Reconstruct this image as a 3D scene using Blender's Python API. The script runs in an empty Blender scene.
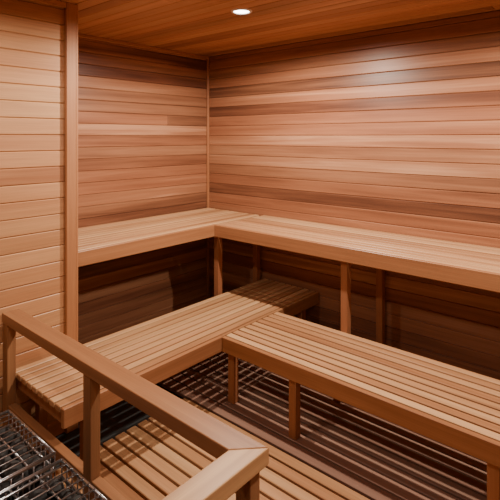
import bpy, math, random
from mathutils import Vector, Matrix
random.seed(11)
scn = bpy.context.scene
CEIL=2.084; UP=0.864; LOW=0.407
XMIN=-3.3; YMIN=-3.7

# ---------------------------------------------------------------- materials
def wood(name, cols, rough=0.5, streak=0.35, spec=0.35, fine=0.22, hue=0.5):
    m=bpy.data.materials.new(name); m.use_nodes=True
    nt=m.node_tree; N=nt.nodes; L=nt.links
    b=N['Principled BSDF']
    a=N.new('ShaderNodeAttribute'); a.attribute_name='gco'
    r=N.new('ShaderNodeAttribute'); r.attribute_name='rnd'
    ramp=N.new('ShaderNodeValToRGB'); cr=ramp.color_ramp
    cr.elements[0].position=cols[0][0]; cr.elements[0].color=(*cols[0][1],1)
    cr.elements[1].position=cols[-1][0]; cr.elements[1].color=(*cols[-1][1],1)
    for p,c in cols[1:-1]:
        e=cr.elements.new(p); e.color=(*c,1)
    def noise(sc,det,dist,rg=0.55):
        mp=N.new('ShaderNodeMapping'); mp.inputs['Scale'].default_value=sc
        L.new(a.outputs['Vector'],mp.inputs['Vector'])
        n=N.new('ShaderNodeTexNoise'); n.inputs['Scale'].default_value=1
        n.inputs['Detail'].default_value=det; n.inputs['Distortion'].default_value=dist
        n.inputs['Roughness'].default_value=rg
        L.new(mp.outputs[0],n.inputs['Vector']); return n
    n1=noise((0.9,30,30),4,0.6)      # broad streaks
    n2=noise((5,260,260),3,0.2)      # fibres
    n3=noise((0.6,7,7),2,0.3)       # slow shift along a board
    def math_(op,x,y,clamp=False):
        q=N.new('ShaderNodeMath'); q.operation=op; q.use_clamp=clamp
        for i,v in enumerate((x,y)):
            if isinstance(v,(int,float)): q.inputs[i].default_value=v
            else: L.new(v,q.inputs[i])
        return q.outputs[0]
    t=math_('MULTIPLY',math_('SUBTRACT',n1.outputs['Fac'],0.5),streak*2.8)
    t3=math_('MULTIPLY',math_('SUBTRACT',n3.outputs['Fac'],0.5),streak*2.4)
    v=math_('ADD',math_('ADD',r.outputs['Fac'],t),t3,True)
    L.new(v,ramp.inputs['Fac'])
    # per-board hue: some boards redder than others
    hv=math_('FRACT',math_('MULTIPLY',r.outputs['Fac'],37.7),0.0)
    hm=N.new('ShaderNodeMix'); hm.data_type='RGBA'; hm.blend_type='MULTIPLY'
    L.new(math_('MULTIPLY',hv,hue),hm.inputs[0]); L.new(ramp.outputs['Color'],hm.inputs[6])
    hm.inputs[7].default_value=(0.93,0.72,0.68,1)
    f=math_('ADD',math_('MULTIPLY',math_('SUBTRACT',n2.outputs['Fac'],0.5),fine*2),1.0)
    mul=N.new('ShaderNodeVectorMath'); mul.operation='SCALE'
    L.new(hm.outputs[2],mul.inputs[0]); L.new(f,mul.inputs['Scale'])
    L.new(mul.outputs[0],b.inputs['Base Color'])
    b.inputs['Roughness'].default_value=rough
    b.inputs['Specular IOR Level'].default_value=spec
    bp=N.new('ShaderNodeBump'); bp.inputs['Strength'].default_value=0.12; bp.inputs['Distance'].default_value=0.001
    L.new(n2.outputs['Fac'],bp.inputs['Height']); L.new(bp.outputs[0],b.inputs['Normal'])
    return m
def plain(name,col,rough=0.5,metal=0.0,emit=None,es=0,nscale=None,amt=0.3):
    m=bpy.data.materials.new(name); m.use_nodes=True
    nt=m.node_tree; b=nt.nodes['Principled BSDF']
    b.inputs['Base Color'].default_value=(*col,1); b.inputs['Roughness'].default_value=rough
    b.inputs['Metallic'].default_value=metal
    if emit:
        b.inputs['Emission Color'].default_value=(*emit,1); b.inputs['Emission Strength'].default_value=es
    if nscale:
        tc=nt.nodes.new('ShaderNodeTexCoord'); n=nt.nodes.new('ShaderNodeTexNoise'); n.inputs['Scale'].default_value=nscale
        n.inputs['Detail'].default_value=5
        nt.links.new(tc.outputs['Object'],n.inputs['Vector'])
        rp=nt.nodes.new('ShaderNodeValToRGB')
        rp.color_ramp.elements[0].position=0.3; rp.color_ramp.elements[1].position=0.7
        rp.color_ramp.elements[0].color=(*[c*(1-amt) for c in col],1)
        rp.color_ramp.elements[1].color=(*[min(1,c*(1+amt)) for c in col],1)
        nt.links.new(n.outputs['Fac'],rp.inputs['Fac']); nt.links.new(rp.outputs[0],b.inputs['Base Color'])
    return m

wallwood=wood('cedar_wall',[(0.0,(0.09,0.036,0.021)),(0.22,(0.17,0.070,0.037)),(0.5,(0.295,0.130,0.066)),(0.78,(0.385,0.185,0.096)),(1.0,(0.52,0.285,0.16))],0.38,0.36,hue=0.6)
ceilwood=wood('cedar_ceiling',[(0.0,(0.24,0.11,0.055)),(0.5,(0.44,0.215,0.108)),(1.0,(0.62,0.35,0.19))],0.36,0.34)
partwood=wood('cedar_partition',[(0.0,(0.30,0.125,0.057)),(0.4,(0.48,0.24,0.11)),(1.0,(0.65,0.37,0.18))],0.42,0.3,hue=0.4)
benchwood=wood('cedar_bench',[(0.0,(0.27,0.12,0.053)),(0.45,(0.46,0.24,0.112)),(1.0,(0.64,0.39,0.20))],0.40,0.36,hue=0.4)
fasciawood=wood('cedar_fascia',[(0.0,(0.24,0.10,0.043)),(0.5,(0.375,0.178,0.078)),(1.0,(0.50,0.26,0.12))],0.42,0.32,hue=0.4)
trimwood=wood('cedar_trim',[(0.0,(0.34,0.145,0.062)),(1.0,(0.50,0.245,0.108))],0.45,0.3)
postwood=wood('cedar_post',[(0.0,(0.26,0.10,0.044)),(1.0,(0.40,0.175,0.08))],0.5,0.3)
railwood=wood('cedar_rail',[(0.0,(0.21,0.09,0.04)),(0.5,(0.33,0.155,0.068)),(1.0,(0.60,0.36,0.17))],0.4,0.3,hue=0.15)
duckgrey=wood('grey_brown_duckboard',[(0.0,(0.19,0.105,0.072)),(1.0,(0.38,0.24,0.175))],0.5,0.3)  # darker, greyer brown for the right-hand duckboard section

# ---------------------------------------------------------------- mesh builder
class B:
    def __init__(s): s.v=[];s.f=[];s.g=[];s.r=[];s.m=[]
    def board(s,lo,hi,axis,ch=0.002,rnd=None,mat=0):
        lo=Vector(lo);hi=Vector(hi)
        c=(lo+hi)/2;h=(hi-lo)/2
        ch=min(ch,min(h)*0.6)
        base=len(s.v); off=Vector((random.uniform(0,50),random.uniform(0,50),random.uniform(0,50)))
        if rnd is None: rnd=random.random()
        perm=[axis]+[i for i in range(3) if i!=axis]
        idx={}
        for sx in(-1,1):
            for sy in(-1,1):
                for sz in(-1,1):
                    for a in range(3):
                        sg=(sx,sy,sz)
                        p=[h[i]*sg[i]-(0 if i==a else ch*sg[i]) for i in range(3)]
                        idx[(sx,sy,sz,a)]=len(s.v)
                        s.v.append(c+Vector(p))
                        s.g.append(Vector([p[q] for q in perm])+off); s.r.append(rnd)
        def face(ids,n):
            P=[s.v[i] for i in ids]
            nn=(P[1]-P[0]).cross(P[2]-P[0])
            if nn.dot(n)<0: ids=ids[::-1]
            s.f.append(ids); s.m.append(mat)
        for a in range(3):
            o=[i for i in range(3) if i!=a]
            for sg in(-1,1):
                ids=[]
                for (p,q) in((-1,-1),(1,-1),(1,1),(-1,1)):
                    k=[0,0,0];k[a]=sg;k[o[0]]=p;k[o[1]]=q
                    ids.append(idx[(*k,a)])
                n=Vector((0,0,0));n[a]=sg; face(ids,n)
            # edges running along axis a
            for p in(-1,1):
                for q in(-1,1):
                    k0=[0,0,0];k0[a]=-1;k0[o[0]]=p;k0[o[1]]=q
                    k1=list(k0);k1[a]=1
                    n=Vector((0,0,0));n[o[0]]=p;n[o[1]]=q
                    face([idx[(*k0,o[0])],idx[(*k0,o[1])],idx[(*k1,o[1])],idx[(*k1,o[0])]],n)
        for sx in(-1,1):
            for sy in(-1,1):
                for sz in(-1,1):
                    face([idx[(sx,sy,sz,a)] for a in range(3)],Vector((sx,sy,sz)))
    def prism(s,poly,z0,z1,axis,rnd=None,mat=0):
        base=len(s.v);n=len(poly)
        off=Vector((random.uniform(0,50),random.uniform(0,50),random.uniform(0,50)))
        if rnd is None: rnd=random.random()
        perm=[axis]+[i for i in range(3) if i!=axis]
        for z in(z0,z1):
            for p in poly:
                v=Vector((p[0],p[1],z)); s.v.append(v); s.g.append(Vector([v[q] for q in perm])+off); s.r.append(rnd)
        area=sum(poly[i][0]*poly[(i+1)%n][1]-poly[(i+1)%n][0]*poly[i][1] for i in range(n))
        o=list(range(n)) if area>0 else list(range(n))[::-1]
        s.f.append([base+i for i in o[::-1]]); s.f.append([base+n+i for i in o])
        for k in range(n):
            i,j=o[k],o[(k+1)%n]; s.f.append([base+i,base+j,base+n+j,base+n+i])
        s.m += [mat]*(n+2)
    def make(s,name,mats,parent=None):
        me=bpy.data.meshes.new(name); me.from_pydata([tuple(v) for v in s.v],[],s.f)
        me.attributes.new('gco','FLOAT_VECTOR','POINT'); me.attributes.new('rnd','FLOAT','POINT')
        me.attributes['gco'].data.foreach_set('vector',[x for g in s.g for x in g])
        me.attributes['rnd'].data.foreach_set('value',s.r)
        for m in mats: me.materials.append(m)
        me.polygons.foreach_set('material_index',s.m)
        me.update()
        o=bpy.data.objects.new(name,me); scn.collection.objects.link(o)
        if parent: o.parent=parent
        return o
def empty(name,loc=(0,0,0)):
    e=bpy.data.objects.new(name,None); e.location=loc; scn.collection.objects.link(e); return e

backing=plain('groove_backing',(0.08,0.03,0.015),0.8)
PITCH=0.076
def splits(a,b,prob):
    out=[];s=a
    while True:
        if random.random()<prob and b-s>1.4:
            e=s+random.uniform(0.7,b-s-0.4)
            out.append((s,e)); s=e
        else:
            out.append((s,b)); break
    return out
def tone():
    x=random.random()
    if x<0.18: return random.uniform(0.18,0.34)
    if x<0.93: return random.uniform(0.38,0.74)
    return random.uniform(0.74,0.88)
def plank_wall(name,axis,const,a,b,z0,z1,side,mat,prob=0.45):
    """axis: direction boards run (0=x,1=y). const: face plane. side:+1 wall body lies on + side"""
    W=B(); z=z0; n=1-axis
    while z<z1-0.001:
        ze=min(z+PITCH-0.0012,z1)
        for (s,e) in splits(a,b,prob):
            lo=[0,0,z];hi=[0,0,ze]
            lo[axis]=s+0.0003;hi[axis]=e-0.0003
            lo[n]=min(const,const+0.016*side);hi[n]=max(const,const+0.016*side)
            W.board(lo,hi,axis,0.0036,tone())
        z+=PITCH
    lo=[0,0,z0];hi=[0,0,z1];lo[axis]=a;hi[axis]=b
    c0=const+0.012*side;c1=const+0.10*side
    lo[n]=min(c0,c1);hi[n]=max(c0,c1)
    W.board(lo,hi,axis,0.0005,0.1,1)
    return W.make(name,[mat,backing])

PX=-1.475
plank_wall('wall_left',0,0.0,PX-0.02,0.0,0,CEIL,1,wallwood,0.08)
plank_wall('wall_right',1,0.0,YMIN,0.0,0,CEIL,1,wallwood,0.12)
# partition: jogs forward of the left wall, closes the bench recess
plank_wall('wall_partition',0,-0.582,XMIN,PX-.002,0,CEIL,1,partwood,0.05)
plank_wall('wall_partition_return',1,PX-.002,-0.48,0.0,0,CEIL,-1,wallwood,0)
plank_wall('wall_front',0,YMIN,XMIN,0.0,0,CEIL,-1,wallwood)
plank_wall('wall_heater_side',1,XMIN,YMIN,-0.582,0,CEIL,-1,wallwood)
# ceiling, boards run along y
C=B(); x=XMIN
while x<0:
    xe=min(x+PITCH-0.0012,0.0)
    for (s,e) in splits(YMIN,0.0,0.2):
        C.board((x,s,CEIL),(xe,e,CEIL+0.016),1,0.0032,tone())
    x+=PITCH
C.board((XMIN-.1,YMIN-.1,CEIL+0.012),(0.1,0.1,CEIL+0.1),1,0.0005,0.1,1)
C.make('ceiling',[ceilwood,backing])

# floor: dark quarry tile
fm=bpy.data.materials.new('dark_tile'); fm.use_nodes=True
nt=fm.node_tree;b=nt.nodes['Principled BSDF']
tc=nt.nodes.new('ShaderNodeTexCoord'); br=nt.nodes.new('ShaderNodeTexBrick')
br.offset=0; br.inputs['Scale'].default_value=1; br.inputs['Brick Width'].default_value=0.3; br.inputs['Row Height'].default_value=0.3
br.inputs['Mortar Size'].default_value=0.003
br.inputs['Color1'].default_value=(0.030,0.033,0.032,1);br.inputs['Color2'].default_value=(0.04,0.043,0.042,1);br.inputs['Mortar'].default_value=(0.025,0.025,0.025,1)
nt.links.new(tc.outputs['Object'],br.inputs['Vector']); 
ns=nt.nodes.new('ShaderNodeTexNoise'); ns.inputs['Scale'].default_value=9; ns.inputs['Detail'].default_value=6
nt.links.new(tc.outputs['Object'],ns.inputs['Vector'])
mx=nt.nodes.new('ShaderNodeMix'); mx.data_type='RGBA'; mx.blend_type='OVERLAY'; mx.inputs[0].default_value=0.5
nt.links.new(br.outputs['Color'],mx.inputs[6]); nt.links.new(ns.outputs['Fac'],mx.inputs[7])
nt.links.new(mx.outputs[2],b.inputs['Base Color']); b.inputs['Roughness'].default_value=0.5
F=B(); F.board((XMIN-.1,YMIN-.1,-0.1),(0.1,0.1,0.0),0,0.0005); F.make('floor',[fm])

# trims
T=B();T.board((-0.02,-0.02,0),(0,0,CEIL),2,0.004);T.make('trim_corner',[trimwood])
T=B();T.board((PX,-0.018,CEIL-0.022),(-0.02,0,CEIL),0,0.003);T.make('trim_ceiling_left',[trimwood])
T=B();T.board((PX-.05,-0.602,0),(PX+.001,-0.582,CEIL),2,0.003,0.6);T.board((PX-.002,-0.602,0),(PX+.012,-0.545,CEIL),2,0.003,0.6);T.make('trim_partition_end',[trimwood])
T=B();T.board((XMIN,-0.6,CEIL-0.028),(PX-.05,-0.582,CEIL),0,0.003);T.make('trim_ceiling_partition',[trimwood])

# ---------------------------------------------------------------- benches
def slat_run(W,axis,a,b,c0,c1,top,n,gap=0.012,th=0.024,mat=0):
    """slats run along axis from a..b, spread across c0..c1"""
    w=((c1-c0)-gap*(n-1))/n; o=1-axis
    for i in range(n):
        lo=[0,0,top-th];hi=[0,0,top]
        lo[axis]=a;hi[axis]=b;lo[o]=c0+i*(w+gap);hi[o]=lo[o]+w
        W.board(lo,hi,axis,0.0025,random.uniform(0.2,0.9),mat)
FH=0.076; DK=0.05
def post(W,x,y,z1,z0=DK+0.0003,s=0.04):
    W.board((x-s/2,y-s/2,z0),(x+s/2,y+s/2,z1),2,0.002,None,1)
# upper bench
W=B(); yf=-0.59; xf=-0.512; xa=PX+.013
slat_run(W,0,xa,-0.022,yf+0.03,-0.022,UP,11,0.009)
W.board((xa,yf,UP-FH),(xf+.02,yf+0.022,UP),0,0.003,0.5,2)
slat_run(W,1,YMIN+0.01,yf-0.001+0.0,xf+0.03,-0.004,UP,10,0.009)
W.board((xf,YMIN+.01,UP-FH),(xf+0.022,yf-0.001,UP),1,0.003,0.45,2)
for xx in(-1.40,-0.95,-0.445): # cross joists (left run)
    W.board((xx-.018,yf+.023,UP-.024-.05),(xx+.018,-.01,UP-.0245),1,0.002,None,1)
W.board((-0.40,yf+.023,UP-.024-.05),(-0.02,yf+0.06,UP-.0245),0,0.002,None,1)
for yy in(-1.508,-2.45,-3.4):
    W.board((xf+.023,yy-.018,UP-.024-.05),(-.005,yy+.018,UP-.0245),0,0.002,None,1)
    post(W,-0.445,yy,UP-.074); post(W,-0.03,yy,UP-.074)
post(W,-0.445,-0.558,UP-.074); post(W,-0.05,-0.558,UP-.074)
post(W,-1.40,-0.05,UP-.074);
W.make('upper_sauna_bench',[benchwood,postwood,fasciawood])
# lower bench
W=B(); yl=-1.066; xl=-0.93; BX=-1.78
slat_run(W,0,BX,-0.012,yl+0.03,-0.604,LOW,9)
W.board((BX,yl,LOW-FH),(xl+.012,yl+0.022,LOW),0,0.003,0.45,2)
W.board((-0.46,yl,LOW-FH),(-0.012,yl+0.022,LOW),0,0.003,0.4,2)
W.board((xl+.012,yl+.004,LOW-FH),(-0.46,yl+0.022,LOW-.0),0,0.002,0.4,2)
slat_run(W,1,YMIN+0.01,yl-0.001,xl+0.03,-0.467,LOW,9)
W.board((xl,YMIN+.01,LOW-FH),(xl+0.022,yl-0.001,LOW),1,0.003,0.5,2)
for xx in(-1.75,-1.25,-0.80,-0.15):
    W.board((xx-.018,yl+.023,LOW-.074),(xx+.018,-.606,LOW-.0245),1,0.002,None,1)
for xx in(-1.66,-0.15):
    post(W,xx,yl+.045,LOW-.074); post(W,xx,-.63,LOW-.074)
post(W,-0.86,yl-.015,LOW-.026); post(W,-0.86,-.63,LOW-.074)
for yy in(-1.49,-2.33,-3.2):
    W.board((xl+.023,yy-.018,LOW-.074),(-.467,yy+.018,LOW-.0245),0,0.002,None,1)
    post(W,-0.885,yy,LOW-.074); post(W,-0.49,yy,LOW-.074)
W.make('lower_sauna_bench',[benchwood,postwood,fasciawood])
# duckboards : aisle section and sections beneath the benches
W=B()
slat_run(W,1,-3.6,-0.86,-1.74,-1.0,DK,12,0.012,0.022,0)
slat_run(W,1,-3.6,-0.02,-0.985,-0.03,DK,13,0.011,0.022,2)
yy=-0.90
while yy>-3.6:
    W.board((-1.74,yy-.02,0),(-.03,yy+.02,DK-.0222),0,0.001,None,1); yy-=0.45
for y2 in(-.08,-.5): W.board((-.985,y2-.02,0),(-.03,y2+.02,DK-.0222),0,0.001,None,1)
W.make('wooden_duckboard',[benchwood,postwood,duckgrey])

# ---------------------------------------------------------------- guard rail
W=B(); RT=0.67; xo=-1.75; xi=-1.822; yo=-2.03; yi=-1.96; th=0.042
W.prism([(xi,-0.604),(xo,-0.604),(xo,yo),(xi,yi)],RT-th,RT,1,0.42)
W.prism([(xi,yi),(xo,yo),(XMIN+.02,yo),(XMIN+.02,yi)],RT-th,RT,0,0.85)
PC=-1.801
def rp(x,y): W.prism([(x-.019,y-.024),(x+.019,y-.024),(x+.019,y+.024),(x-.019,y+.024)],0,RT-th,2,0.3)
rp(PC,-0.632); rp(PC,-1.30); rp(-1.785,-1.99)
rp(-2.5,-1.995)
W.prism([(PC-.017,-0.656),(PC+.017,-0.656),(PC+.017,-1.276),(PC-.017,-1.276)],0.24,0.285,1,0.3)
W.prism([(PC-.017,-1.324),(PC+.017,-1.324),(PC+.017,-1.966),(PC-.017,-1.966)],0.24,0.285,1,0.3)
W.prism([(-1.804,-1.975),(-1.804,-2.01),(-2.481,-2.01),(-2.481,-1.975)],0.24,0.285,0,0.4)
o=W.make('guard_rail',[railwood])
md=o.modifiers.new('bevel','BEVEL'); md.width=0.003; md.segments=2; md.limit_method='ANGLE'

# ---------------------------------------------------------------- heaters
chrome=plain('chrome_wire',(0.38,0.38,0.39),0.28,1.0,nscale=20,amt=0.08)
steel=plain('dark_steel',(0.06,0.06,0.063),0.4,0.8,nscale=12,amt=0.2)
stone=plain('sauna_stone',(0.024,0.022,0.021),0.9,0,nscale=25,amt=0.5)
import bmesh
def rod(bm,p,q,r=0.0035,seg=8):
    p=Vector(p);q=Vector(q);d=q-p
    M=Matrix.Translation((p+q)/2)@d.to_track_quat('Z','Y').to_matrix().to_4x4()
    bmesh.ops.create_cone(bm,cap_ends=True,segments=seg,radius1=r,radius2=r,depth=d.length,matrix=M)
def bm_obj(bm,name,mat,parent,smooth=True):
    me=bpy.data.meshes.new(name); bm.to_mesh(me); bm.free()
    if smooth:
        for p in me.polygons:p.use_smooth=True
    me.materials.append(mat); o=bpy.data.objects.new(name,me); scn.collection.objects.link(o); o.parent=parent; return o
def heater(cx,cy):
    e=empty('sauna_heater',(cx,cy,0)); hx,hy=0.2,0.15; top=0.57
    W=B()
    for sx in(-1,1):
        W.board((sx*hx-(0.006 if sx>0 else 0),-hy,0.08),(sx*hx+(0.006 if sx<0 else 0),hy,top-0.09),1,0.001)
    for sy in(-1,1):
        W.board((-hx+.007,sy*hy-(0.006 if sy>0 else 0),0.08),(hx-.007,sy*hy+(0.006 if sy<0 else 0),top-0.09),0,0.001)
    W.board((-hx+.008,-hy+.008,0.08),(hx-.008,hy-.008,0.1),0,0.001)
    W.board((-hx+.008,-hy+.008,top-.16),(hx-.008,hy-.008,top-.14),0,0.001)
    for sx in(-1,1):
        for sy in(-1,1):
            W.board((sx*(hx-.03)-.012,sy*(hy-.03)-.012,0),(sx*(hx-.03)+.012,sy*(hy-.03)+.012,0.08),2,0.001)
    W.make('body',[steel],e)
    bm=bmesh.new()
    for z in(top,top-.045,top-.085):
        for sx in(-1,1): rod(bm,(sx*hx,-hy,z),(sx*hx,hy,z),0.0045)
        for sy in(-1,1): rod(bm,(-hx,sy*hy,z),(hx,sy*hy,z),0.0045)
    n=11
    for i in range(n+1):
        y=-hy+2*hy*i/n
        rod(bm,(-hx,y,top+.004),(hx,y,top+.004),0.002)
        for sx in(-1,1): rod(bm,(sx*hx,y,top-.09),(sx*hx,y,top),0.002)
    for i in range(15):
        x=-hx+2*hx*i/14
        for sy in(-1,1): rod(bm,(x,sy*hy,top-.09),(x,sy*hy,top),0.002)
    for x in(-.13,-.065,0,.065,.13): rod(bm,(x,-hy,top-.001),(x,hy,top-.001),0.003)
    bm_obj(bm,'wire_basket',chrome,e)
    bm=bmesh.new(); rr=random.Random(int(cy*100))
    for k in range(3):
        for i in range(8):
            for j in range(6):
                r=rr.uniform(.022,.032)
                px=-hx+.035+i*(2*hx-.07)/7+rr.uniform(-.006,.006);py=-hy+.035+j*(2*hy-.07)/5+rr.uniform(-.006,.006)
                pz=top-.12+k*.04+rr.uniform(-.004,.004)
                M=Matrix.Translation((px,py,pz))@Matrix.Rotation(rr.uniform(0,6),4,'Z')@Matrix.Rotation(rr.uniform(-.6,.6),4,'X')@Matrix.Diagonal((r*1.1,r*.9,r*.75,1))
                g=bmesh.ops.create_icosphere(bm,subdivisions=2,radius=1,matrix=M)
                for v in g['verts']:
                    v.co+=Vector((rr.uniform(-1,1),rr.uniform(-1,1),rr.uniform(-1,1)))*.0022
    bm_obj(bm,'stones',stone,e,False)
    return e
heater(-2.235,-1.36); heater(-2.235,-1.70)

# ---------------------------------------------------------------- downlights, and added fill lamps
ringm=plain('downlight_trim',(0.75,0.72,0.68),0.35)
lens=plain('downlight_lens',(1,1,1),0.4,0,(1.0,0.97,0.9),14)
def downlight_or_fill(x,y,watt,ang=178,col=(1.0,0.87,0.73)):
    e=empty('recessed_downlight_or_fill',(x,y,CEIL))
    bm=bmesh.new(); ri,ro,seg=.040,.056,40
    prof=[(ri,-.001),(ri+.003,-.006),(ro-.005,-.006),(ro,0.0),(ro,.001),(ri,.001)]
    rings=[[bm.verts.new((r*math.cos(2*math.pi*k/seg),r*math.sin(2*math.pi*k/seg),z)) for k in range(seg)] for r,z in prof]
    for a in range(len(prof)):
        A=rings[a];Bb=rings[(a+1)%len(prof)]
        for k in range(seg): bm.faces.new((A[k],A[(k+1)%seg],Bb[(k+1)%seg],Bb[k]))
    bmesh.ops.recalc_face_normals(bm,faces=bm.faces)
    bm_obj(bm,'trim_ring',ringm,e)
    bm=bmesh.new(); bmesh.ops.create_circle(bm,cap_ends=True,segments=40,radius=.040,matrix=Matrix.Translation((0,0,-.002)))
    bm_obj(bm,'lens',lens,e,False)
    l=bpy.data.lights.new('lamp','SPOT'); l.energy=watt; l.spot_size=math.radians(ang); l.spot_blend=0.4; l.shadow_soft_size=0.025; l.color=col
    o=bpy.data.objects.new('lamp',l); o.location=(0,0,-.05); scn.collection.objects.link(o); o.parent=e
downlight_or_fill(-0.85,-1.13,108)
downlight_or_fill(-0.85,-2.65,98)
downlight_or_fill(-2.35,-1.15,26)  # added fill lamp out of view, stands in for soft bounce light
downlight_or_fill(-2.35,-2.65,18)  # second added fill out of view, given the same fixture

w=bpy.data.worlds.new('world'); scn.world=w; w.use_nodes=True
w.node_tree.nodes['Background'].inputs[0].default_value=(0.02,0.015,0.012,1)

# ---------------------------------------------------------------- camera
cam=bpy.data.cameras.new('camera'); co=bpy.data.objects.new('camera',cam); scn.collection.objects.link(co)
cam.sensor_width=36; cam.lens=467.7/500*36; cam.shift_y=-(250-137)/500; cam.clip_start=0.02
co.location=(-2.65,-2.747,1.433)
co.rotation_euler=(math.radians(90),0,math.radians(40.9-90))
scn.camera=co
